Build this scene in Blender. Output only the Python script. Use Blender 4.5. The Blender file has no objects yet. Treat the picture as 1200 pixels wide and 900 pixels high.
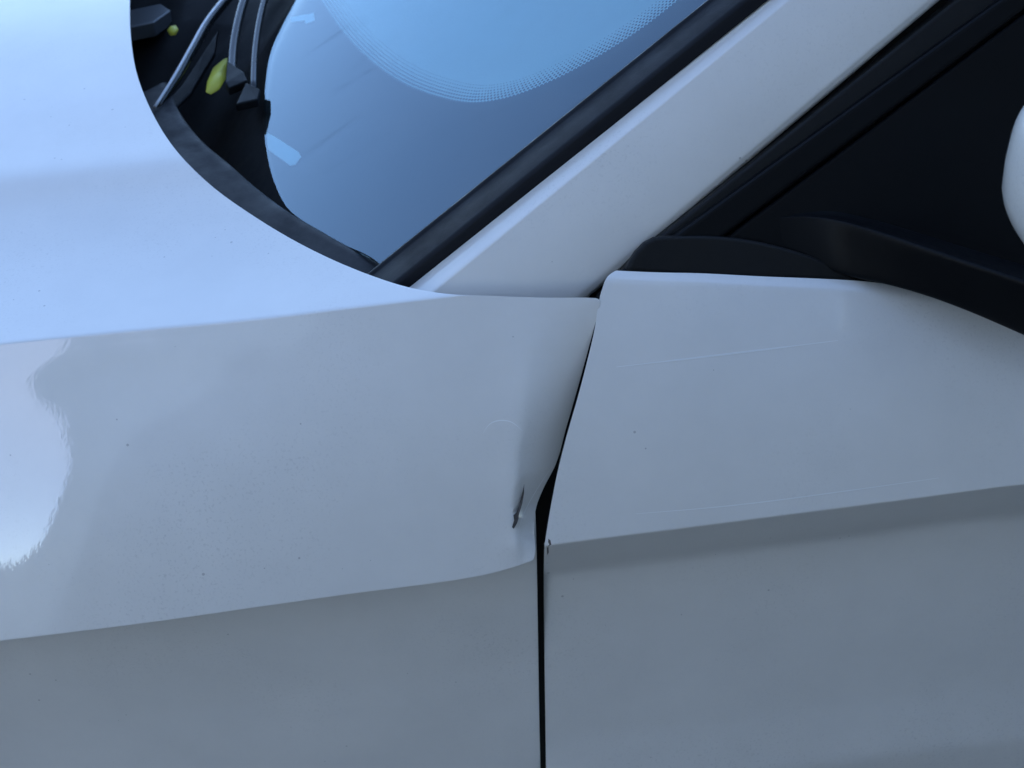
import bpy, bmesh, math, random
import numpy as np
from mathutils import Vector, Matrix

random.seed(4)
R = math.radians
SC = bpy.context.scene
COL = SC.collection

# ------------------------------------------------------------------ camera
CAM = np.array([-0.09, -0.87, 1.665])
PITCH, YAW = R(36.0), R(6.0)
FPX = 1600.0                                   # focal length in photograph pixels (1200 wide)
fwd = np.array([math.sin(YAW)*math.cos(PITCH), math.cos(YAW)*math.cos(PITCH), -math.sin(PITCH)])
rgt = np.array([math.cos(YAW), -math.sin(YAW), 0.0])
upv = np.cross(rgt, fwd)
cd = bpy.data.cameras.new("camera"); cam = bpy.data.objects.new("camera", cd); COL.objects.link(cam)
cam.location = CAM
cam.matrix_world = Matrix([[rgt[0], upv[0], -fwd[0], CAM[0]], [rgt[1], upv[1], -fwd[1], CAM[1]],
                           [rgt[2], upv[2], -fwd[2], CAM[2]], [0, 0, 0, 1]])
cd.sensor_width = 36; cd.lens = FPX/1200*36
cd.clip_start = 0.02; cd.clip_end = 3000
cd.dof.use_dof = True; cd.dof.focus_distance = 1.17; cd.dof.aperture_fstop = 10.0
SC.camera = cam

# ------------------------------------------------------------------ sky, sun, exposure
SUN_EL, SUN_AZ = R(36), R(199)                 # azimuth clockwise from +Y (looking down)
w = bpy.data.worlds.new("World"); SC.world = w; w.use_nodes = True
nt = w.node_tree; nt.nodes.clear()
sky = nt.nodes.new("ShaderNodeTexSky"); sky.sky_type = 'NISHITA'; sky.sun_disc = False
sky.sun_elevation = SUN_EL; sky.sun_rotation = SUN_AZ
sky.air_density = 0.75; sky.dust_density = 0.3; sky.ozone_density = 0.8; sky.altitude = 600
bg = nt.nodes.new("ShaderNodeBackground"); bg.inputs['Strength'].default_value = 0.15
wo = nt.nodes.new("ShaderNodeOutputWorld")
nt.links.new(sky.outputs[0], bg.inputs[0]); nt.links.new(bg.outputs[0], wo.inputs[0])
sl = bpy.data.lights.new("sun", 'SUN'); so = bpy.data.objects.new("sun", sl); COL.objects.link(so)
sl.energy = 3.0; sl.angle = R(0.5); sl.color = (1.0, 0.95, 0.87)
sdir = Vector((math.sin(SUN_AZ)*math.cos(SUN_EL), math.cos(SUN_AZ)*math.cos(SUN_EL), math.sin(SUN_EL)))
so.rotation_euler = sdir.to_track_quat('Z', 'Y').to_euler()
SC.view_settings.view_transform = 'Standard'; SC.view_settings.look = 'None'
SC.view_settings.gamma = 1.0; SC.view_settings.exposure = 2.36

# ------------------------------------------------------------------ helpers
def ray(px, py):
    d = fwd + (px-600)/FPX*rgt + (450-py)/FPX*upv
    return d/np.linalg.norm(d)
def proj(P):
    q = np.asarray(P, float)-CAM
    zc = q@fwd
    return 600+FPX*(q@rgt)/zc, 450-FPX*(q@upv)/zc
def at_y(px, py, y):
    d = ray(px, py); t = (y-CAM[1])/d[1]
    return CAM+d*t
def at_z(px, py, z):
    d = ray(px, py); t = (z-CAM[2])/d[2]
    return CAM+d*t
def at_pl(px, py, p, n):
    d = ray(px, py); t = ((np.asarray(p)-CAM)@n)/(d@n)
    return CAM+d*t
def pchip(xs, ys):
    xs = np.asarray(xs, float); ys = np.asarray(ys, float)
    o = np.argsort(xs); xs = xs[o]; ys = ys[o]
    h = np.diff(xs); dl = np.diff(ys)/h
    m = np.zeros(len(xs))
    for i in range(1, len(xs)-1):
        if dl[i-1]*dl[i] > 0:
            w1 = 2*h[i]+h[i-1]; w2 = h[i]+2*h[i-1]
            m[i] = (w1+w2)/(w1/dl[i-1]+w2/dl[i])
    m[0] = dl[0]; m[-1] = dl[-1]
    def f(x):
        x = np.asarray(x, float)
        i = np.clip(np.searchsorted(xs, x)-1, 0, len(xs)-2)
        t = (x-xs[i])/h[i]
        tc = np.clip(t, 0, 1)
        h00 = 2*tc**3-3*tc**2+1; h10 = tc**3-2*tc**2+tc; h01 = -2*tc**3+3*tc**2; h11 = tc**3-tc**2
        v = h00*ys[i]+h10*h[i]*m[i]+h01*ys[i+1]+h11*h[i]*m[i+1]
        v = v+np.where(t < 0, t*h[i]*m[i], 0)+np.where(t > 1, (t-1)*h[i]*m[i+1], 0)
        return v
    return f
def catmull(pts, n):
    # smooth curve through the points (Bessel tangents on chord length), n even samples
    p = np.asarray(pts, float); h = np.linalg.norm(np.diff(p, axis=0), axis=1); L = np.r_[0, np.cumsum(h)]
    dl = np.diff(p, axis=0)/h[:, None]
    m = np.zeros_like(p)
    if len(p) > 2:
        m[1:-1] = (dl[:-1]*h[1:, None]+dl[1:]*h[:-1, None])/(h[:-1]+h[1:])[:, None]
        m[0] = 1.5*dl[0]-.5*m[1]; m[-1] = 1.5*dl[-1]-.5*m[-2]
    else: m[:] = dl[0]
    out = []
    for s in np.linspace(0, L[-1], n):
        i = min(max(np.searchsorted(L, s, 'right')-1, 0), len(p)-2); t = (s-L[i])/h[i]
        out.append((2*t**3-3*t*t+1)*p[i]+(t**3-2*t*t+t)*h[i]*m[i]+(-2*t**3+3*t*t)*p[i+1]+(t**3-t*t)*h[i]*m[i+1])
    return np.array(out)
def solve(F, px, py, x, v, vlo=-2, vhi=3):
    """parameters (x, v) of the surface point seen at a photograph pixel"""
    for _ in range(40):
        P = F(np.array([x]), np.array([v]))[0]
        a = np.array(proj(P)); r = np.array([px, py])-a
        if np.abs(r).max() < .02: break
        e = 1e-4
        ax = (np.array(proj(F(np.array([x+e]), np.array([v]))[0]))-a)/e
        av = (np.array(proj(F(np.array([x]), np.array([v+e]))[0]))-a)/e
        J = np.c_[ax, av]
        s = np.linalg.lstsq(J, r, rcond=None)[0]
        s = np.clip(s, [-.1, -.15], [.1, .15])
        x += s[0]; v = min(max(v+s[1], vlo), vhi)
    return x, v

def link(name, me, mat, parent=None, smooth=True):
    o = bpy.data.objects.new(name, me); COL.objects.link(o)
    if mat: me.materials.append(mat)
    if parent: o.parent = parent
    if smooth:
        for p in me.polygons: p.use_smooth = True
    return o
def mesh_obj(name, verts, faces, mat, parent=None, smooth=True):
    me = bpy.data.meshes.new(name); me.from_pydata([tuple(map(float, v)) for v in verts], [], faces); me.validate(); me.update()
    return link(name, me, mat, parent, smooth)
def grid_obj(name, G, mat, parent=None, flip=False):
    n, m, _ = G.shape
    V = G.reshape(-1, 3); Fc = []
    for i in range(n-1):
        for j in range(m-1):
            q = (i*m+j, i*m+j+1, (i+1)*m+j+1, (i+1)*m+j)
            Fc.append(q[::-1] if flip else q)
    return mesh_obj(name, V, Fc, mat, parent)
def solid(o, th, bev=None, seg=3, ang=50):
    s = o.modifiers.new("shell", 'SOLIDIFY'); s.thickness = th; s.offset = -1
    if bev:
        b = o.modifiers.new("edge", 'BEVEL'); b.width = bev; b.segments = seg; b.limit_method = 'ANGLE'; b.angle_limit = R(ang)
        b.harden_normals = False
    return o
def tag(o, label=None, cat=None, group=None, kind=None):
    if label: o['label'] = label
    if cat: o['category'] = cat
    if group: o['group'] = group
    if kind: o['kind'] = kind
    return o
def slab(name, pts, n, th, mat, parent, bev=.0015):
    """a plate: outline pts (3D, roughly planar), pushed th along -n"""
    bm = bmesh.new()
    vs = [bm.verts.new(p) for p in pts]
    f = bm.faces.new(vs); f.normal_update()
    if f.normal.dot(Vector(n)) < 0: f.normal_flip()
    r = bmesh.ops.extrude_face_region(bm, geom=[f])
    up = [v for v in r['geom'] if isinstance(v, bmesh.types.BMVert)]
    nn = Vector(n).normalized()
    for v in vs: v.co -= nn*th
    bmesh.ops.recalc_face_normals(bm, faces=bm.faces[:])
    bmesh.ops.triangulate(bm, faces=[f for f in bm.faces if len(f.verts) > 4])
    me = bpy.data.meshes.new(name); bm.to_mesh(me); bm.free()
    o = link(name, me, mat, parent, smooth=False)
    if bev:
        b = o.modifiers.new("edge", 'BEVEL'); b.width = bev; b.segments = 3; b.limit_method = 'ANGLE'; b.angle_limit = R(40)
    return o
def tube(name, pts, rad, mat, parent, n=12, flat=1.0, up=(0, 0, 1), prof=None):
    P = np.asarray(pts, float); rad = np.broadcast_to(np.asarray(rad, float), (len(P),))
    V, Fc = [], []
    upn = np.array(up, float)
    for i, p in enumerate(P):
        t = P[min(i+1, len(P)-1)]-P[max(i-1, 0)]; t /= np.linalg.norm(t)
        s = np.cross(t, upn); s /= np.linalg.norm(s); u = np.cross(s, t)
        for k in range(n):
            a = 2*math.pi*k/n
            c, d = (math.cos(a), math.sin(a)) if prof is None else prof[k]
            V.append(p+rad[i]*(s*c+u*d*flat))
    for i in range(len(P)-1):
        for k in range(n):
            Fc.append((i*n+k, i*n+(k+1) % n, (i+1)*n+(k+1) % n, (i+1)*n+k))
    Fc.append(tuple(range(n))[::-1]); Fc.append(tuple((len(P)-1)*n+k for k in range(n)))
    o = mesh_obj(name, V, Fc, mat, parent)
    bm = bmesh.new(); bm.from_mesh(o.data); bmesh.ops.recalc_face_normals(bm, faces=bm.faces[:]); bm.to_mesh(o.data); bm.free()
    for p in o.data.polygons: p.use_smooth = len(p.vertices) <= 4
    return o

# ------------------------------------------------------------------ materials
def new_mat(name):
    m = bpy.data.materials.new(name); m.use_nodes = True
    t = m.node_tree; b = t.nodes['Principled BSDF']
    return m, t, b
def N(t, typ, **kw):
    n = t.nodes.new(typ)
    for k, v in kw.items(): setattr(n, k, v)
    return n
def plain(name, col, rough=.5, bump=0, scale=400, spec=.5, var=.0, coat=0):
    m, t, b = new_mat(name)
    b.inputs['Base Color'].default_value = (*col, 1); b.inputs['Roughness'].default_value = rough
    b.inputs['Specular IOR Level'].default_value = spec
    b.inputs['Coat Weight'].default_value = coat
    tc = N(t, 'ShaderNodeTexCoord')
    if bump:
        n = N(t, 'ShaderNodeTexNoise'); n.inputs['Scale'].default_value = scale; n.inputs['Detail'].default_value = 3
        t.links.new(tc.outputs['Object'], n.inputs['Vector'])
        u = N(t, 'ShaderNodeBump'); u.inputs['Strength'].default_value = bump; u.inputs['Distance'].default_value = .001
        t.links.new(n.outputs['Fac'], u.inputs['Height']); t.links.new(u.outputs['Normal'], b.inputs['Normal'])
    if var:
        n2 = N(t, 'ShaderNodeTexNoise'); n2.inputs['Scale'].default_value = 25; n2.inputs['Detail'].default_value = 6; n2.inputs['Roughness'].default_value = .7
        t.links.new(tc.outputs['Object'], n2.inputs['Vector'])
        r = N(t, 'ShaderNodeMapRange'); r.inputs['From Min'].default_value = .35; r.inputs['From Max'].default_value = .7
        r.inputs['To Min'].default_value = max(rough-var, .02); r.inputs['To Max'].default_value = rough+var
        t.links.new(n2.outputs['Fac'], r.inputs['Value']); t.links.new(r.outputs['Result'], b.inputs['Roughness'])
    return m
def paint_mat(name):
    m, t, b = new_mat(name)
    tc = N(t, 'ShaderNodeTexCoord')
    # faint grime, road-film specks and a few dust points over the white base coat
    n1 = N(t, 'ShaderNodeTexNoise'); n1.inputs['Scale'].default_value = 7; n1.inputs['Detail'].default_value = 8; n1.inputs['Roughness'].default_value = .65
    t.links.new(tc.outputs['Object'], n1.inputs['Vector'])
    cr = N(t, 'ShaderNodeValToRGB')
    cr.color_ramp.elements[0].position = .3; cr.color_ramp.elements[0].color = (.635, .62, .585, 1)
    cr.color_ramp.elements[1].position = .75; cr.color_ramp.elements[1].color = (.705, .685, .645, 1)
    t.links.new(n1.outputs['Fac'], cr.inputs['Fac'])
    vo = N(t, 'ShaderNodeTexVoronoi'); vo.inputs['Scale'].default_value = 55; vo.inputs['Randomness'].default_value = 1
    t.links.new(tc.outputs['Object'], vo.inputs['Vector'])
    n2 = N(t, 'ShaderNodeTexNoise'); n2.inputs['Scale'].default_value = 11; n2.inputs['Detail'].default_value = 2
    t.links.new(tc.outputs['Object'], n2.inputs['Vector'])
    lim = N(t, 'ShaderNodeMapRange'); lim.inputs['From Min'].default_value = .47; lim.inputs['From Max'].default_value = .75
    lim.inputs['To Min'].default_value = 0; lim.inputs['To Max'].default_value = .10
    t.links.new(n2.outputs['Fac'], lim.inputs['Value'])
    lt = N(t, 'ShaderNodeMath', operation='LESS_THAN'); t.links.new(vo.outputs['Distance'], lt.inputs[0]); t.links.new(lim.outputs['Result'], lt.inputs[1])
    ml = N(t, 'ShaderNodeMath', operation='MULTIPLY'); ml.inputs[1].default_value = .45; t.links.new(lt.outputs[0], ml.inputs[0])
    mx = N(t, 'ShaderNodeMixRGB'); mx.inputs['Color2'].default_value = (.16, .15, .14, 1)
    t.links.new(ml.outputs[0], mx.inputs['Fac']); t.links.new(cr.outputs['Color'], mx.inputs['Color1'])
    # fine dried-dust grain, in drifting patches
    n5 = N(t, 'ShaderNodeTexNoise'); n5.inputs['Scale'].default_value = 420; n5.inputs['Detail'].default_value = 3
    t.links.new(tc.outputs['Object'], n5.inputs['Vector'])
    n6 = N(t, 'ShaderNodeTexNoise'); n6.inputs['Scale'].default_value = 5; n6.inputs['Detail'].default_value = 5
    t.links.new(tc.outputs['Object'], n6.inputs['Vector'])
    r5 = N(t, 'ShaderNodeMapRange'); r5.inputs['From Min'].default_value = .56; r5.inputs['From Max'].default_value = .72
    r5.inputs['To Max'].default_value = .30; t.links.new(n5.outputs['Fac'], r5.inputs['Value'])
    r6 = N(t, 'ShaderNodeMapRange'); r6.inputs['From Min'].default_value = .42; r6.inputs['From Max'].default_value = .66
    t.links.new(n6.outputs['Fac'], r6.inputs['Value'])
    m5 = N(t, 'ShaderNodeMath', operation='MULTIPLY'); t.links.new(r5.outputs['Result'], m5.inputs[0]); t.links.new(r6.outputs['Result'], m5.inputs[1])
    mx5 = N(t, 'ShaderNodeMixRGB'); mx5.inputs['Color2'].default_value = (.34, .33, .31, 1)
    t.links.new(m5.outputs[0], mx5.inputs['Fac']); t.links.new(mx.outputs['Color'], mx5.inputs['Color1'])
    t.links.new(mx5.outputs['Color'], b.inputs['Base Color'])
    b.inputs['Roughness'].default_value = .42; b.inputs['Specular IOR Level'].default_value = .35
    b.inputs['Coat Weight'].default_value = 1; b.inputs['Coat IOR'].default_value = 1.62
    rr = N(t, 'ShaderNodeMapRange'); rr.inputs['From Min'].default_value = .4; rr.inputs['From Max'].default_value = .8
    rr.inputs['To Min'].default_value = .004; rr.inputs['To Max'].default_value = .025
    t.links.new(n1.outputs['Fac'], rr.inputs['Value']); t.links.new(rr.outputs['Result'], b.inputs['Coat Roughness'])
    # orange peel of the clear coat
    n3 = N(t, 'ShaderNodeTexNoise'); n3.inputs['Scale'].default_value = 300; n3.inputs['Detail'].default_value = 1.5
    t.links.new(tc.outputs['Object'], n3.inputs['Vector'])
    u = N(t, 'ShaderNodeBump'); u.inputs["Strength"].default_value = .036; u.inputs['Distance'].default_value = .0006
    t.links.new(n3.outputs['Fac'], u.inputs['Height']); t.links.new(u.outputs['Normal'], b.inputs['Coat Normal'])
    return m
PAINT = paint_mat("white_car_paint")
BLACK = plain("black_gloss_plastic", (.008, .009, .010), .22, .05, 300, var=.12)
SATIN = plain("black_satin_plastic", (.0035, .004, .005), .46, .05, 2200, spec=.13, var=.06)
RUBBER = plain("black_rubber", (.006, .0065, .007), .6, .15, 500, spec=.25, var=.1)
SEALM = plain("grey_rubber_seal", (.009, .010, .013), .55, .1, 400, spec=.14, var=.12)
COWLM = plain("black_cowl_plastic", (.007, .008, .009), .55, .1, 600, spec=.12, var=.08)
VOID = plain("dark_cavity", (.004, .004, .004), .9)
STEEL = plain("bare_torn_steel", (.06, .05, .045), .55, .6, 900)
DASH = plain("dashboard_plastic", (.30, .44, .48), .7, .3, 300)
FRIT = plain("black_ceramic_frit", (.006, .007, .008), .5)
COWL_REFL = plain("yellow_green_reflection", (.50, .50, .04), .5, .8, 120)
GLASS_REFL = plain("pale_reflection", (.55, .72, .75), .5, .1, 200)
def glass_mat():
    m = bpy.data.materials.new("windscreen_glass"); m.use_nodes = True
    t = m.node_tree; t.nodes.clear()
    out = N(t, 'ShaderNodeOutputMaterial'); mix = N(t, 'ShaderNodeMixShader'); tr = N(t, 'ShaderNodeBsdfTransparent')
    tr.inputs[0].default_value = (.80, .93, .92, 1)
    gl = N(t, 'ShaderNodeBsdfGlossy'); gl.inputs['Roughness'].default_value = .01; gl.inputs[0].default_value = (.70, .87, 1.0, 1)
    fr = N(t, 'ShaderNodeFresnel'); fr.inputs['IOR'].default_value = 1.95
    tc = N(t, 'ShaderNodeTexCoord'); n = N(t, 'ShaderNodeTexNoise'); n.inputs['Scale'].default_value = 14; n.inputs['Detail'].default_value = 8
    t.links.new(tc.outputs['Object'], n.inputs['Vector'])
    r = N(t, 'ShaderNodeMapRange'); r.inputs['From Min'].default_value = .4; r.inputs['From Max'].default_value = .75
    r.inputs['To Min'].default_value = .005; r.inputs['To Max'].default_value = .06
    t.links.new(n.outputs['Fac'], r.inputs['Value']); t.links.new(r.outputs['Result'], gl.inputs['Roughness'])
    # a thin film of dust
    df = N(t, 'ShaderNodeBsdfDiffuse'); df.inputs[0].default_value = (.5, .5, .48, 1)
    mx2 = N(t, 'ShaderNodeMixShader')
    n2 = N(t, 'ShaderNodeTexNoise'); n2.inputs['Scale'].default_value = 9; n2.inputs['Detail'].default_value = 10; n2.inputs['Roughness'].default_value = .7
    t.links.new(tc.outputs['Object'], n2.inputs['Vector'])
    r2 = N(t, 'ShaderNodeMapRange'); r2.inputs['From Min'].default_value = .4; r2.inputs['From Max'].default_value = .8
    r2.inputs['To Min'].default_value = .0; r2.inputs['To Max'].default_value = .05
    t.links.new(n2.outputs['Fac'], r2.inputs['Value'])
    # dried water runs that dull the reflection
    sp = N(t, 'ShaderNodeMapping'); sp.inputs['Rotation'].default_value = (0, 0, R(-62)); sp.inputs['Scale'].default_value = (5, 34, 5)
    t.links.new(tc.outputs['Object'], sp.inputs['Vector'])
    n4 = N(t, 'ShaderNodeTexNoise'); n4.inputs['Scale'].default_value = 1.0; n4.inputs['Detail'].default_value = 6; n4.inputs['Distortion'].default_value = 1.6
    t.links.new(sp.outputs[0], n4.inputs['Vector'])
    r4 = N(t, 'ShaderNodeMapRange'); r4.inputs['From Min'].default_value = .60; r4.inputs['From Max'].default_value = .72
    r4.inputs['To Min'].default_value = 1; r4.inputs['To Max'].default_value = .86
    t.links.new(n4.outputs['Fac'], r4.inputs['Value'])
    m4 = N(t, 'ShaderNodeMath', operation='MULTIPLY'); t.links.new(fr.outputs[0], m4.inputs[0]); t.links.new(r4.outputs['Result'], m4.inputs[1])
    t.links.new(m4.outputs[0], mix.inputs[0]); t.links.new(tr.outputs[0], mix.inputs[1]); t.links.new(gl.outputs[0], mix.inputs[2])
    t.links.new(r2.outputs['Result'], mx2.inputs[0]); t.links.new(mix.outputs[0], mx2.inputs[1]); t.links.new(df.outputs[0], mx2.inputs[2])
    t.links.new(mx2.outputs[0], out.inputs[0])
    return m
GLASS = glass_mat()

# ------------------------------------------------------------------ setting
def ground():
    m, t, b = new_mat("grey_tarmac")
    tc = N(t, 'ShaderNodeTexCoord'); n = N(t, 'ShaderNodeTexNoise'); n.inputs['Scale'].default_value = 60; n.inputs['Detail'].default_value = 8
    t.links.new(tc.outputs['Object'], n.inputs['Vector'])
    c = N(t, 'ShaderNodeValToRGB'); c.color_ramp.elements[0].color = (.025, .025, .025, 1); c.color_ramp.elements[1].color = (.075, .075, .072, 1)
    t.links.new(n.outputs['Fac'], c.inputs['Fac']); t.links.new(c.outputs[0], b.inputs['Base Color']); b.inputs['Roughness'].default_value = .9
    s = 600
    o = mesh_obj("ground", [(-s, -s, 0), (s, -s, 0), (s, s, 0), (-s, s, 0)], [(0, 1, 2, 3)], m, None, False)
    tag(o, "grey tarmac drive under the parked white car", kind='structure')
ground()

HX0, HX1, HY, HH = -3.80, 30.0, -5.2, 14.0
def house():
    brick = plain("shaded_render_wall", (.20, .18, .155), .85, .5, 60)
    tile = plain("roof_tile", (.12, .09, .08), .8, .4, 40)
    e = bpy.data.objects.new("house", None); COL.objects.link(e); e.location = (HX0, HY, 0)
    tag(e, "house wall beside the car, mirrored as the grey zone in its bonnet flank", "house")
    def box(name, x0, x1, y0, y1, z0, z1, mat, par):
        V = [(x, y, z) for z in (z0, z1) for y in (y0, y1) for x in (x0, x1)]
        F = [(0, 2, 3, 1), (4, 5, 7, 6), (0, 1, 5, 4), (2, 6, 7, 3), (0, 4, 6, 2), (1, 3, 7, 5)]
        return mesh_obj(name, V, F, mat, par, False)
    W = HX1-HX0
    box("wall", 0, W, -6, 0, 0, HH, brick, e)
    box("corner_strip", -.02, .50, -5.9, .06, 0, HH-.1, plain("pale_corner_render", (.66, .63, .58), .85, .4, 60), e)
    box("sky_blocker_wing", -13, -4.2, -1.6, 8.5, 0, 8.5, brick, e)  # unseen wing, added to cut the skylight on the lower door and wing
    V = [(-.3, .35, HH), (W+.3, .35, HH), (W+.3, -3, HH+2.2), (-.3, -3, HH+2.2), (-.3, -6.35, HH), (W+.3, -6.35, HH)]
    mesh_obj("roof", V, [(0, 1, 2, 3), (3, 2, 5, 4), (0, 3, 4), (1, 5, 2), (0, 4, 5, 1)], tile, e, False)
house()

# ------------------------------------------------------------------ the car
car = bpy.data.objects.new("car", None); COL.objects.link(car)
tag(car, "white car with a dented bonnet corner jammed against its front door", "car")

# ---- bonnet: section lofted along the car
cr_px = [(-260, 430, .165), (0, 403, .150), (150, 388, .142), (300, 374, .130), (400, 362, .121), (490, 351.5, .114), (720, 325, .099)]
cr = np.array([at_y(*p) for p in cr_px]); cr = np.vstack([[cr[0][0]-.5, .23, cr[0][2]-.10], cr])
ycr, zcr = pchip(cr[:, 0], cr[:, 1]), pchip(cr[:, 0], cr[:, 2])
lo_px = [(-260, 786, .035), (0, 753, .020), (200, 727, .010), (400, 699, .004), (560, 677, .001), (627, 659, .000), (720, 640, .0)]
lo = np.array([at_y(*p) for p in lo_px]); lo = np.vstack([[lo[0][0]-.5, .10, lo[0][2]-.06], lo])
ylo, zlo = pchip(lo[:, 0], lo[:, 1]), pchip(lo[:, 0], lo[:, 2])
crown = pchip([0, .06, .13, .19, .225, .243, .250, .30, .42, .60, .78], [0, .003, .009, .0185, .0275, .0345, .0359, .0412, .0545, .071, .079])
YC = .92
def bon_raw(x, v):
    x = np.asarray(x, float); v = np.asarray(v, float)
    yc, zc = ycr(x), zcr(x)
    t = np.clip(1-v, 0, None)
    d = t*(YC-yc)
    dm = np.minimum(d, 2*(YC-yc)-d)             # mirrored beyond the car's centre line
    yt, zt = yc+d, zc+crown(dm)
    s = np.clip(v-1, 0, None)
    yl, zl = ylo(x), zlo(x)
    bul = .012*np.sin(np.pi*np.clip(s, 0, 1))
    yf, zf = yc+(yl-yc)*s-bul*.8, zc+(zl-zc)*s+bul*.4
    y = np.where(v < 1, yt, yf); z = np.where(v < 1, zt, zf)
    return np.stack([x, y, z], -1)
_k = np.linspace(-1, 1, 9); _w = np.exp(-3*_k**2); _w /= _w.sum()
def bon(x, v):
    return sum(wi*bon_raw(x, v+ki*(.007 if ki > 0 else .002)) for ki, wi in zip(_k, _w))
rear_px = [(152, 0), (153, 40), (160, 85), (175, 125), (200, 168), (240, 211), (300, 255), (360, 290), (430, 321), (480, 337), (520, 344),
           (580, 347), (650, 349), (694, 349.5), (700.5, 350.2), (703, 352.5), (700.5, 366), (690, 408), (678, 455), (664, 508), (651, 556), (636, 585), (628, 606), (626, 632), (627, 652), (625, 658)]
rp = catmull(rear_px, 520)
pv = []; x, v = at_z(152, 0, 1.06)[0], .2
for p in rp:
    x, v = solve(bon, p[0], p[1], x, v); pv.append((v, x))
pv = np.array(pv)
keep = [0]
for i in range(1, len(pv)):
    if pv[i, 0] > pv[keep[-1], 0]+1e-4: keep.append(i)
pv = pv[keep]
print("bonnet rear v,x:", pv[0], pv[len(pv)//2], pv[-1], len(pv))
EXT = dict(bon_v0=pv[0, 0])
rv, rx = pv[:, 0], pv[:, 1]
def x_rear(v):
    vv = np.where(v < 0, -v, v)                 # symmetric far half
    first = rx[0]-(rv[0]-vv)*.12*np.clip((rv[0]-vv)/max(rv[0], 1e-3), 0, 1)
    return np.where(vv < rv[0], first, np.interp(vv, rv, rx))
def dent(px, py):
    """metres along the outward normal: the buckled rear corner"""
    g = lambda x0, y0, sx, sy, a: a*np.exp(-((px-x0)/sx)**2-((py-y0)/sy)**2)
    d = 0
    # the panel behind the fold is driven inwards up to its rear edge
    xe = np.interp(py, [340, 400, 450, 520, 560, 600, 660], [700, 690, 678, 660, 650, 632, 626])
    k = px-xe
    k0 = np.interp(py, [360, 420, 480, 540, 575, 612, 640, 670], [-70, -66, -58, -50, -41, -27, -22, -16])
    prof = PROF(np.clip(py, 340, 690))
    s = np.clip((k-k0)/(-k0), 0, 1.1)
    d = d-.0270*prof*s**np.interp(py, [450, 540, 600], [1.35, 1.0, .75])
    rid = np.exp(-((k-k0+9)/11)**2)
    d = d+.0007*prof*rid
    d = d+g(575, 497, 26, 20, .0007)            # soft bulge left of the fold
    d = d+g(606, 640, 20, 14, .0014)
    d = d-g(540, 600, 60, 70, .0008)
    return d
PROF = pchip([340, 370, 420, 480, 540, 590, 625, 645, 660, 690], [0, .12, .5, .85, 1.0, .85, .62, .28, .10, 0])
def wave(px, py):
    # slight ripple of the pressed flank forward of the dent
    A = WAVE(np.clip(py, 380, 740))
    return A*(px-40)*.00083*np.exp(-((px-40)/170)**2)
WAVE = pchip([380, 405, 440, 510, 570, 620, 680, 740], [.004, .002, -.008, .02, .043, .046, .034, .02])
vs = np.concatenate([np.linspace(-.95, .0, 12)[:-1], np.linspace(0, pv[0, 0], 6)[:-1], np.linspace(pv[0, 0], .93, 46)[:-1],
                     np.linspace(.93, 1.10, 60)[:-1], np.linspace(1.10, pv[-1, 0], 120)])
NU = 260
us = np.linspace(0, 1, NU)**.62
G = np.zeros((len(vs), NU, 3))
for i, v in enumerate(vs):
    xe = float(x_rear(np.array([v]))[0]); x0 = -1.25
    xs = x0+(xe-x0)*us
    G[i] = bon(xs, np.full(NU, v))
# displacement along normals
gx = np.gradient(G, axis=1); gv = np.gradient(G, axis=0)
nr = np.cross(gv, gx); nr /= np.linalg.norm(nr, axis=2, keepdims=True)+1e-12
flip = nr[..., 2].mean() < 0
if flip: nr = -nr
ppx, ppy = proj(G.reshape(-1, 3)); ppx = ppx.reshape(G.shape[:2]); ppy = ppy.reshape(G.shape[:2])
fl = np.clip((vs-1.03)/.08, 0, 1)[:, None]
G0 = G.copy()
G = G+nr*((dent(ppx, ppy)+wave(ppx, ppy))*fl)[..., None]
for _ in range(2):                              # keep the buckled rear edge on its line
    ex, _y = proj(G[:, -1]); tx, _y2 = proj(G0[:, -1])
    G[..., 0] += ((tx-ex)/1350.0)[:, None]*np.clip((us-.80)/.20, 0, 1)[None, :]**1.5
b = grid_obj("bonnet", G, PAINT, car, flip=not flip)
solid(b, .003, .0011)

# ---- door skin
dt_px = [(560, 300, .125), (720, 318, .105), (800, 321, .098), (900, 325.5, .096), (1000, 330, .092), (1200, 352, .075)]
dt = np.array([at_y(*p) for p in dt_px]); dt = np.vstack([dt, [dt[-1][0]+.6, .04, dt[-1][2]+.0]])
dc_px = [(560, 651, .0), (640, 640, .0), (800, 619.5, -.004), (920, 604, -.007), (1060, 586, -.010), (1200, 568, -.012)]
dc = np.array([at_y(*p) for p in dc_px]); dc = np.vstack([dc, [dc[-1][0]+.6, -.02, dc[-1][2]+.02]])
print("door top", dt.round(3).tolist()); print("door crease", dc.round(3).tolist())
ydt, zdt, ydc, zdc = pchip(dt[:, 0], dt[:, 1]), pchip(dt[:, 0], dt[:, 2]), pchip(dc[:, 0], dc[:, 1]), pchip(dc[:, 0], dc[:, 2])
_lx = [0, .064, .071, .10, .16, .24, .292, .300, .37, .50, .62]
_ly = [0, .0320, .0340, .0338, .0310, .0265, .0240, .0232, .0150, .022, .05]
def low(d): return np.interp(d, _lx, _ly)
def door_raw(x, v):
    x = np.asarray(x, float); v = np.asarray(v, float)
    yt, zt, yc, zc = ydt(x), zdt(x), ydc(x), zdc(x)
    s = np.minimum(v, 1)
    bul = .010*np.sin(np.pi*np.clip(s, 0, 1))
    y = yt+(yc-yt)*s-bul*.9; z = zt+(zc-zt)*s+bul*.35
    # rolled top edge
    tp = np.clip((.05-s)/.05, 0, 2)
    y = y+.006*tp**2
    d = np.clip(v-1, 0, None)*.62
    return np.stack([x, np.where(v > 1, yc+low(d), y), np.where(v > 1, zc-d, z)], -1)
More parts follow.
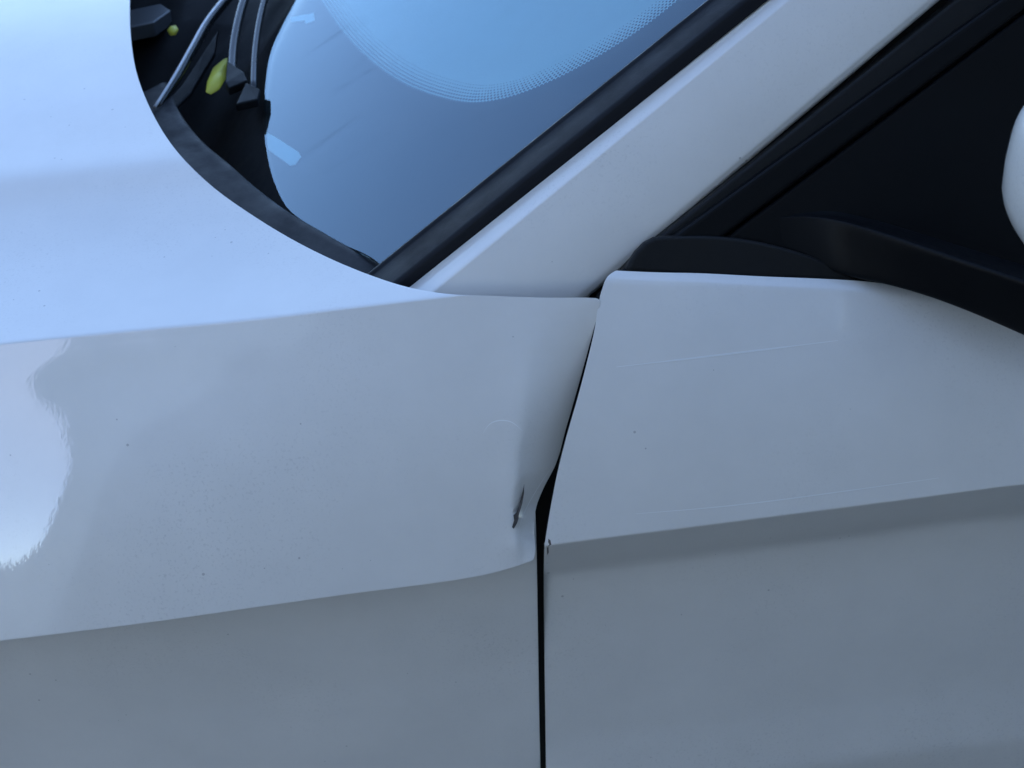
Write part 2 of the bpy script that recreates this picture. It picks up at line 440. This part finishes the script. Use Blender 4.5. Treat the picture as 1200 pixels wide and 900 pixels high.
def door(x, v):
    return sum(wi*door_raw(x, v+ki*np.where(np.asarray(v) > 1.03, .012, .006)) for ki, wi in zip(_k, _w))
de_px = [(722, 317), (712, 324), (706, 338), (702, 352), (697, 385), (688, 424), (676, 470), (664, 512), (654, 552), (646, 592), (641, 622), (638.5, 640), (637.5, 665), (637.5, 700),
         (638, 760), (639, 830), (640, 900), (641, 980)]
dp = catmull(de_px, 240); pv2 = []; x, v = .1, .0
for p in dp:
    x, v = solve(door, p[0], p[1], x, v, -.05, 2.2); pv2.append((v, x))
pv2 = np.array(pv2); kk = [0]
for i in range(1, len(pv2)):
    if pv2[i, 0] > pv2[kk[-1], 0]+1e-4: kk.append(i)
pv2 = pv2[kk]
print("door edge", pv2[0], pv2[-1])
dvs = np.concatenate([np.linspace(pv2[0, 0], .12, 40)[:-1], np.linspace(.12, .92, 60)[:-1], np.linspace(.92, 1.08, 50)[:-1], np.linspace(1.08, 2.0, 70)])
def x_front(v):
    return np.interp(v, pv2[:, 0], pv2[:, 1])
NUd = 160; ud = np.linspace(0, 1, NUd)**1.5
G = np.zeros((len(dvs), NUd, 3))
for i, v in enumerate(dvs):
    x0 = float(x_front(v)); xs = x0+(1.15-x0)*ud
    G[i] = door(xs, np.full(NUd, v))
d_ = grid_obj("front_door", G, PAINT, car, flip=True)
solid(d_, .004, .002)

# ---- front wing below the bonnet
def wing(x, v):
    x = np.asarray(x, float)
    z0 = zlo(x)+.035; z = z0-v*.72
    dd = np.clip(z0-z-.03, 0, None)
    y = ylo(x)+.016+np.interp(dd, [0, .06, .15, .3, .5, .7], [0, .004, .007, .003, .012, .04])
    y = np.where(z > zlo(x)+.003, y+(z-zlo(x)-.003)*.45, y)
    return np.stack([x, y, z], -1)
we_px = [(629, 640), (630, 700), (631, 760), (632, 830), (633.5, 900), (635, 980)]
wp = catmull(we_px, 40); wv = []; x, v = 0.02, .02
for p in wp:
    x, v = solve(wing, p[0], p[1], x, v, -.1, 1.2); wv.append((v, x))
wv = np.array(wv)
NW = 120; G = np.zeros((90, NW, 3))
for i, v in enumerate(np.linspace(0, 1, 90)):
    xe = float(np.interp(v, wv[:, 0], wv[:, 1])); xs = -1.25+(xe+1.25)*np.linspace(0, 1, NW)
    G[i] = wing(xs, np.full(NW, v))
wg = grid_obj("front_wing", G, PAINT, car, flip=True)
solid(wg, .003, .0012)

# ---- dark structure behind the panel gaps
def box_part(name, x0, x1, y0, y1, z0, z1, mat, par=car):
    V = [(x, y, z) for z in (z0, z1) for y in (y0, y1) for x in (x0, x1)]
    F = [(0, 2, 3, 1), (4, 5, 7, 6), (0, 1, 5, 4), (2, 6, 7, 3), (0, 4, 6, 2), (1, 3, 7, 5)]
    return mesh_obj(name, V, F, mat, par, False)
pts = []
for z, yy in ((.25, .09), (.80, .06), (.90, .085), (1.0, .135), (1.03, .16)):
    pts.append((yy, z))
V = []; 
for x in (-.02, .35):
    for y, z in pts: V.append((x, y, z))
n = len(pts)
mesh_obj("hinge_post", V, [(i, i+1, n+i+1, n+i) for i in range(n-1)], VOID, car, False)

# ---- windscreen plane
LEAN = .45
SP = np.array([0, .118, 1.074]); nS = np.array([0, -1, LEAN]); nS /= np.linalg.norm(nS)
def onside(px, py, off=0.0): return at_pl(px, py, SP+nS*off, nS)
WB = at_z(440, 308, 1.020)                      # lower near corner of the glass
_e = onside(1137, -214, -.036)-at_z(463, 333, 1.022)
RAKE = math.atan2(_e[2], _e[0])
nW = np.cross(_e, np.array([0, 1, .11])); nW /= np.linalg.norm(nW)
if nW[2] < 0: nW = -nW
print("rake", math.degrees(RAKE), nW)
print("glass corner", WB)
def bow(y):                                     # the screen bows forward towards the car's centre line
    return .026*(1-np.clip((.92-y)/.74, -1.2, 1.2)**2)
def onglass(px, py, off=0.0):
    P = at_pl(px, py, WB+nW*off, nW)
    for _ in range(8): P = at_pl(px, py, WB+nW*(off+bow(P[1])), nW)
    return P
edge_px = [(452, 316), (440, 305), (400, 285), (360, 262), (338, 245), (322, 215), (312, 175), (309, 130), (311, 100), (317, 62), (332, 28), (347, 0), (372, -40), (420, -110)]
seal_in = [(452, 316), (600, 203), (835, 10), (1000, -125), (1200, -290)]
ge = [onglass(*p) for p in catmull(edge_px, 50)]
si = [onglass(*p) for p in catmull(seal_in, 20)]
print("glass far edge", ge[-1], "top near", si[-1])
def snap(p, off=0):
    p = np.asarray(p, float); return p-nW*((p-WB)@nW-off-bow(p[1]))
far = [snap(ge[-1]+np.array([.05, .30, 0])), snap(ge[-1]+np.array([.16, .62, 0])), snap(ge[-1]+np.array([.30, .80, 0]))]
low_edge = ge+far
uphill = np.array([1, 0, math.tan(RAKE)]); uphill /= np.linalg.norm(uphill)
seal_dir = si[-1]-si[0]; Ls = np.linalg.norm(seal_dir); seal_dir = seal_dir/Ls
G = np.zeros((len(low_edge), 40, 3))
for i, p in enumerate(low_edge):
    k = i/(len(low_edge)-1)
    dv = seal_dir*(1-k)+(uphill*np.array([1, -.25, 1]))*k; dv /= np.linalg.norm(dv)
    for j, t in enumerate(np.linspace(0, 1, 40)):
        G[i, j] = snap(p+dv*(Ls*t))
ws = grid_obj("windscreen", G, GLASS, car, flip=False)
print("screen edge z", [round(float(p[2]), 3) for p in low_edge[::6]])
# black ceramic border under the glass; inner limit follows the photograph
fin_px = [(330, -60), (375, 0), (400, 36), (430, 68), (470, 97), (510, 113), (550, 121), (590, 116), (640, 98), (700, 67), (760, 28), (810, -12), (900, -84), (1060, -215)]
fin = [onglass(*p, off=-.004) for p in catmull(fin_px, 60)]
fo = [snap(p, -.004) for p in ge[:]]            # from near corner up the lower edge
A = [snap(p, -.004) for p in catmull(np.array(si), 60)]
# band 1: along the pillar (seal line -> inner line) ; band 2: along the lower edge
Bm_v, Bm_f = [], []
NB = 120
outer = np.vstack([np.array(fo)[::-1], np.array(A)[1:]])
def resample(P, n):
    L = np.r_[0, np.cumsum(np.linalg.norm(np.diff(P, axis=0), axis=1))]
    return np.stack([np.interp(np.linspace(0, L[-1], n), L, P[:, k]) for k in range(3)], -1)
outer = resample(outer, NB); inner = resample(np.array(fin), NB)
for a_, b_ in zip(outer, inner): Bm_v += [a_, b_]
Bm_f = [(2*i, 2*i+1, 2*i+3, 2*i+2) for i in range(NB-1)]
mesh_obj("frit_band", Bm_v, Bm_f, FRIT, ws, False)
# rows of shrinking frit dots inside it
V, F = [], []
L = np.linalg.norm(np.diff(np.array(fin), axis=0), axis=1).sum()
step = .0044; nd = int(L/step)
line = resample(np.array(fin), nd)
tv = np.gradient(line, axis=0); tv /= np.linalg.norm(tv, axis=1, keepdims=True)
inw = np.cross(nW, tv); 
if inw[nd//2] @ (np.array([.3, 1, .2])) < 0: inw = -inw
for rrow in range(7):
    rad = .0019*(1-rrow*.11)
    for k in range(nd):
        kk_ = k+(.5 if rrow % 2 else 0)
        i0 = min(int(kk_), nd-2); fr_ = kk_-i0
        c = line[i0]*(1-fr_)+line[i0+1]*fr_+inw[i0]*(.0005+.0038*rrow)
        bi = len(V)
        for q in range(6):
            a = q*math.pi/3
            V.append(c+rad*(math.cos(a)*tv[i0]+math.sin(a)*inw[i0]))
        F.append(tuple(bi+q for q in range(6)))
o = mesh_obj("frit_dots", V, F, FRIT, ws, False); o['kind'] = 'stuff'
# pale reflections at the lower edge, painted as flat patches
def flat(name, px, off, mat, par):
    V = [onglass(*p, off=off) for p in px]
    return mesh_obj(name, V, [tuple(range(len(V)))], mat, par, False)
flat("reflection_patch", [(312, 155), (322, 160), (350, 178), (353, 184), (346, 193), (340, 194), (330, 187), (314, 175)], -.002, GLASS_REFL, ws)
flat("reflection_patch", [(340, 20), (368, 15), (369, 24), (358, 28), (357, 24), (341, 26)], -.002, GLASS_REFL, ws)

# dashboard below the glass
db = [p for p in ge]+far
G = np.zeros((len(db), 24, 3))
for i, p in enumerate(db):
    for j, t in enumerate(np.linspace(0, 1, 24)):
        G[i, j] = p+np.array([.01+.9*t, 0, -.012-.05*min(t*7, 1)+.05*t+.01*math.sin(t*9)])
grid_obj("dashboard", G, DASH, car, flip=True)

# ---- seal along the pillar
s0, s1 = onglass(438, 318, .004), onglass(1100, -214, .004)
s0b, s1b = onglass(469, 331, .006), onglass(1142, -214, .006)
# section across: thin lip, domed body
V, F = [], []
cs = [(-.03, -.003), (-.01, .004), (.03, .0062), (.09, .0066), (.13, .0056), (.16, .0050), (.20, .0048), (.5, .0048), (.86, .0048), (.94, .0044), (1.0, .002), (1.03, -.008)]
for t in np.linspace(-.02, 1.0, 24):
    a_ = s0+(s1-s0)*t; b_ = s0b+(s1b-s0b)*t
    for c, h in cs: V.append(a_+(b_-a_)*c+nW*(h-.003))
m = len(cs)
for i in range(23):
    for j in range(m-1): F.append((i*m+j, i*m+j+1, (i+1)*m+j+1, (i+1)*m+j))
o = mesh_obj("screen_seal", V, F, SEALM, car)

# ---- windscreen pillar
pi0, pi1 = onglass(463, 333, -.004), onglass(1137, -214, -.004)
ch0, ch1 = at_y(512, 337, .136), onside(1186, -214, -.006)
po0, po1 = at_y(688, 352, .119), onside(1358, -214, .004)
print("pillar", pi0.round(3), ch0.round(3), po0.round(3), "|", pi1.round(3), ch1.round(3), po1.round(3))
V = []; NP = 40; rows = []
for t in np.linspace(-.05, 1, NP):
    A_, C_, O_ = pi0+(pi1-pi0)*t, ch0+(ch1-ch0)*t, po0+(po1-po0)*t
    nout = np.cross(po1-po0, C_-O_); nout /= np.linalg.norm(nout)
    if nout[1] > 0: nout = -nout
    ins = nS*-1
    row = [A_-nW*.012, A_, A_*.97+C_*.03, A_*.5+C_*.5+nW*.0010, A_*.08+C_*.92+nW*.0003, C_]
    for s in [.025]+list(np.linspace(0, 1, 12)[1:-1]):
        row.append(C_+(O_-C_)*s+nout*(.0045*math.sin(math.pi*s)))
    tang = (O_-C_)/np.linalg.norm(O_-C_)
    for k in range(1, 7):
        a = k/6*math.pi/2
        r_ = .012
        row.append(O_-tang*r_*(1-math.sin(a))-nout*r_*(1-math.cos(a)))
    row.append(row[-1]-nout*.03)
    rows.append(row)
def smooth_rows(rows, n):
    return np.array([catmull(r, n) for r in rows])
G = np.array(rows)
pl = grid_obj("windscreen_pillar", G, PAINT, car, flip=True)
bv = pl.modifiers.new("soft", 'SUBSURF'); bv.levels = 2; bv.render_levels = 2

# ---- door window frame, mirror sail, weather strips (black)
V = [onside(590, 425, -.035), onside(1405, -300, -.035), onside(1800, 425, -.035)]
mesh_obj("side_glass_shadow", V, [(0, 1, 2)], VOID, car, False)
fr = [onside(*p, off=.002) for p in [(770, 292), (800, 269), (1169, 2), (1440, -194), (1500, -194), (1213, 2), (1010, 156), (858, 270), (830, 292)]]
slab("window_frame", fr, nS, .02, SATIN, d_, .004)
ch = [onside(*p, off=-.006) for p in [(700, 352), (745, 300), (1135, -12), (1400, -230), (1470, -205), (1195, 2), (850, 276), (800, 320), (760, 330)]]
slab("door_seal", ch, nS, .02, RUBBER, d_, .003)
sail = [onside(*p, off=-.002) for p in [(838, 289), (864, 269), (1014, 157), (1219, 2), (1390, -125), (1390, 340), (1200, 340), (1000, 322)]]
slab("mirror_sail", sail, nS, .01, SATIN, d_, .003)
ts = [onside(*p, off=.006) for p in catmull([(733, 317), (742, 300), (762, 281), (800, 277), (860, 279), (920, 291), (965, 306), (1006, 329)], 24)]
ts += [onside(*p, off=.006) for p in [(960, 327), (880, 325), (800, 321)]]
slab("weather_strip", ts, nS, .012, RUBBER, d_, .003)

# ---- mirror: foot and painted housing
mir = bpy.data.objects.new("door_mirror", None); COL.objects.link(mir); mir.parent = car
rid = catmull([(858, 272, -.008), (895, 260, -.004), (933, 254, .001), (969, 256, .010), (1022, 269, .034), (1084, 289, .062), (1138, 307, .086), (1200, 327, .115), (1300, 358, .155)], 44)
bot = catmull([(862, 282, -.008), (905, 296, -.004), (940, 309, .001), (972, 320, .006), (1003, 329, .014), (1035, 335.5, .027), (1090, 351, .047), (1138, 369, .064), (1200, 396, .088), (1300, 440, .120)], 44)
bac = catmull([(854, 269, -.010), (892, 256, -.008), (930, 248, -.005), (968, 246, -.003), (1024, 256, -.004), (1087, 275, -.004), (1141, 292, -.004), (1203, 311, -.004), (1303, 340, -.004)], 44)
rows = []
for r_, b_, k_ in zip(rid, bot, bac):
    Rp, Bp, Kp = onside(*r_), onside(*b_), onside(*k_)
    Q = Rp-nS*((Rp-SP)@nS)                      # foot of the ledge on the sail
    Q = .55*Q+.45*(.5*(Kp+Rp))
    up_ = [(1-s)**2*Kp+2*s*(1-s)*Q+s*s*Rp for s in np.linspace(0, 1, 10)[:-1]]
    rnd = [Rp+(Kp-Rp)*.03, Rp+(Bp-Rp)*.10]
    dn = [Rp+(Bp-Rp)*s for s in (.25, .5, .8, .96)]
    und = [Bp+np.array([0, .006, -.001]), Bp+np.array([0, .06, .004])]
    rows.append(up_+rnd+dn+und)
G = np.array(rows)
mf = grid_obj("mirror_foot", G, SATIN, mir, flip=False)
s_ = mf.modifiers.new("soft", 'SUBSURF'); s_.levels = 1; s_.render_levels = 2
# housing: super-ellipsoid shell, long axis outwards
hc = at_y(1309, 220, -.06)
V, F = [], []
nu, nv = 48, 28
def sp(c, e): return math.copysign(abs(c)**e, c)
for i in range(nv+1):
    ph = -math.pi/2+math.pi*i/nv
    for j in range(nu):
        th = 2*math.pi*j/nu
        x_ = .070*sp(math.cos(ph), .55)*sp(math.cos(th), .75)
        y_ = .115*sp(math.cos(ph), .55)*sp(math.sin(th), .6)
        z_ = .062*sp(math.sin(ph), .5)
        x_ *= 1-.22*(z_ < 0)*abs(z_/.062)**2
        V.append(hc+np.array([x_, y_-.03, z_]))
for i in range(nv):
    for j in range(nu): F.append((i*nu+j, i*nu+(j+1) % nu, (i+1)*nu+(j+1) % nu, (i+1)*nu+j))
mesh_obj("mirror_housing", V, F, PAINT, mir)

# ---- cowl, seal under the bonnet edge, wipers
G = np.zeros((len(db), 24, 3))
for i, p in enumerate(db):
    for j, t in enumerate(np.linspace(0, 1, 24)):
        G[i, j] = p+np.array([.006-.42*t, 0, -.006-.14*math.sin(min(t*2.2, 1)*math.pi/2)+.006*math.sin(t*25)*min(t*6, 1)])
grid_obj("cowl", G, COWLM, car, flip=True)
# rubber lip following the bonnet's rear edge
inn = catmull([(196, 96), (214, 135), (238, 165), (270, 192), (298, 217), (332, 243), (385, 275), (452, 313)], 48)
out = catmull([(160, 110), (188, 165), (225, 205), (262, 238), (300, 266), (352, 296), (405, 318), (470, 346)], 48)
G = np.zeros((48, 9, 3))
for i in range(48):
    f_ = i/47
    zi = 1.000+.016*f_; zo = 1.004+.012*f_
    A_, B_ = at_z(*inn[i], zi), at_z(*out[i], zo)
    for j, c in enumerate([-.25, 0, .03, .12, .3, .5, .7, .85, 1]):
        h = {0: -.03, 1: -.004, 2: 0.0, 3: .0015}.get(j, .0015-.004*(c-.12))
        G[i, j] = A_+(B_-A_)*max(c, 0)+np.array([0, 0, h])
grid_obj("cowl_seal", G, SEALM, car, flip=True)

def wiper():
    w1 = bpy.data.objects.new("wiper", None); COL.objects.link(w1); w1.parent = car
    a1 = [at_z(*p) for p in [(272, 92, 1.012), (273, 60, 1.02), (279, 25, 1.03), (290, -12, 1.04), (318, -80, 1.05)]]
    a2 = [at_z(*p) for p in [(297, 108, 1.012), (299, 60, 1.022), (305, 20, 1.032), (316, -20, 1.042), (345, -85, 1.052)]]
    tube("arm", catmull(a1, 24), .006, BLACK, w1, 14, 1)
    tube("arm", catmull(a2, 24), .0045, BLACK, w1, 14, 1)
    e = [at_z(*p) for p in [(266, 70, 1.022), (286, 84, 1.022), (290, 94, 1.02), (268, 103, 1.018), (264, 96, 1.02)]]
    slab("end_cap", e, (0, 0, 1), .010, COWLM, w1, .002)
    e = [at_z(*p) for p in [(288, 96, 1.02), (305, 104, 1.02), (302, 116, 1.018), (276, 122, 1.018)]]
    slab("end_cap", e, (0, 0, 1), .010, COWLM, w1, .002)
    w2 = bpy.data.objects.new("wiper", None); COL.objects.link(w2); w2.parent = car
    bl = [at_z(*p) for p in [(184, 128, 1.0), (205, 95, 1.01), (226, 58, 1.02), (243, 28, 1.025), (265, 0, 1.03), (300, -40, 1.04)]]
    tube("blade", catmull(bl, 30), np.r_[np.linspace(.003, .006, 6), np.full(24, .006)], BLACK, w2, 10, 1.2)
    rl = [at_z(p[0]-3, p[1]-2, z+.006) for p, z in zip([(184, 128), (205, 95), (226, 58), (243, 28), (265, 0), (300, -40)], (1.0, 1.01, 1.02, 1.025, 1.03, 1.04))]
    tube("edge_highlight", catmull(rl, 30), .0019, plain("pale_edge_highlight", (.55, .57, .60), .25), w2, 8, 1)  # pale strip that paints the bright edge highlight along the blade
    sp_ = [at_z(*p) for p in [(188, 128, .992), (214, 98, .995), (238, 62, 1.0), (256, 34, 1.0), (252, 62, .995), (224, 108, .992), (198, 133, .99)]]
    slab("spoiler", sp_, (0, 0, 1), .006, COWLM, w2, .002)
wiper()
e = [at_z(*p) for p in [(140, 14, 1.0), (188, 4, 1.0), (200, 12, 1.0), (180, 26, 1.0), (140, 34, 1.0)]]
slab("cowl_bracket", e, (0, 0, 1), .02, plain("grey_bracket", (.07, .08, .09), .35, .1), car, .002)

# yellow green reflections in the cowl, painted as small patches
def cowl_reflection(px, label, z):
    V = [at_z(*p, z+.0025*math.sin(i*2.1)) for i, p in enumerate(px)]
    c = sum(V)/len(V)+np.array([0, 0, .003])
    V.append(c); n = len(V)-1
    o = mesh_obj("cowl_reflection", V, [(i, (i+1) % n, n) for i in range(n)], COWL_REFL, None)
    tag(o, label, "cowl_reflection", "reflections painted on the cowl")
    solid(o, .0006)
cowl_reflection([(241, 108), (243, 96), (250, 80), (262, 70), (270, 67), (268, 78), (265, 92), (257, 105), (247, 111)], "yellow green reflection painted as a patch in the black cowl beside the wiper end", 1.0)
cowl_reflection([(196, 36), (200, 31), (206, 30), (209, 35), (206, 41), (200, 42)], "tiny yellow green reflection painted as a patch at the top of the cowl near the bracket", 1.0)

# ---- the torn slit in the fold of the bonnet
from mathutils.bvhtree import BVHTree
def skin_hit(o):
    m = o.data; tree = BVHTree.FromPolygons([v.co for v in m.vertices], [tuple(p.vertices) for p in m.polygons])
    def f(px, py, off):
        for q in range(12):                     # step inwards if the ray slips past the edge
            d = Vector(ray(px+q*.5*(1 if o.name.startswith('front') else -1), py)); h = tree.ray_cast(Vector(CAM), d)
            if h[0]: break
        n = h[1] if h[1].dot(d) < 0 else -h[1]
        return np.array(h[0]+n*off)
    return f
dent_point = skin_hit(b); door_point = skin_hit(d_)
tear = [(613, 566), (612.6, 578), (610.8, 588), (608.6, 597), (606.4, 602), (606, 608), (604, 613), (602, 619), (600, 617), (601, 609), (601, 604), (603.5, 600), (606.5, 592), (609, 583), (611.5, 573)]
V = [dent_point(p[0], p[1], .0016) for p in tear]
mesh_obj("tear", V, [tuple(range(len(V)))], STEEL, b, False)

# ---- faint scratches and chips
SCR = plain("scuffed_paint", (.74, .745, .73), .5)
CHIP = plain("chipped_primer", (.10, .085, .075), .6)
def scratch(pts, wpx, fn, mat, name="scratch", par=None):
    L = catmull(pts, 14); V = []
    for i, p in enumerate(L):
        w_ = wpx*math.sin(math.pi*min(max(i/13, .04), .96))+.15
        V += [fn(p[0], p[1]-w_, .00025), fn(p[0], p[1]+w_, .00025)]
    mesh_obj(name, V, [(2*i, 2*i+1, 2*i+3, 2*i+2) for i in range(13)], mat, par, False)
scratch([(722, 430), (800, 421), (900, 409), (982, 399)], .9, door_point, SCR, par=d_)
scratch([(745, 602), (860, 592), (1000, 574), (1100, 560)], .5, door_point, SCR, par=d_)
for pts in ([(642.5, 631), (645, 633), (646, 638), (642, 640)], [(641, 641), (642.5, 641), (643, 647), (641, 650)]):
    mesh_obj("paint_chip", [door_point(p[0], p[1], .0004) for p in pts], [(0, 1, 2, 3)], CHIP, d_, False)
scratch([(566, 508), (575, 496), (598, 494), (612, 505)], .45, dent_point, SCR, par=b)
scratch([(604, 640), (612, 606), (628, 575), (648, 545)], .5, dent_point, SCR, par=b)
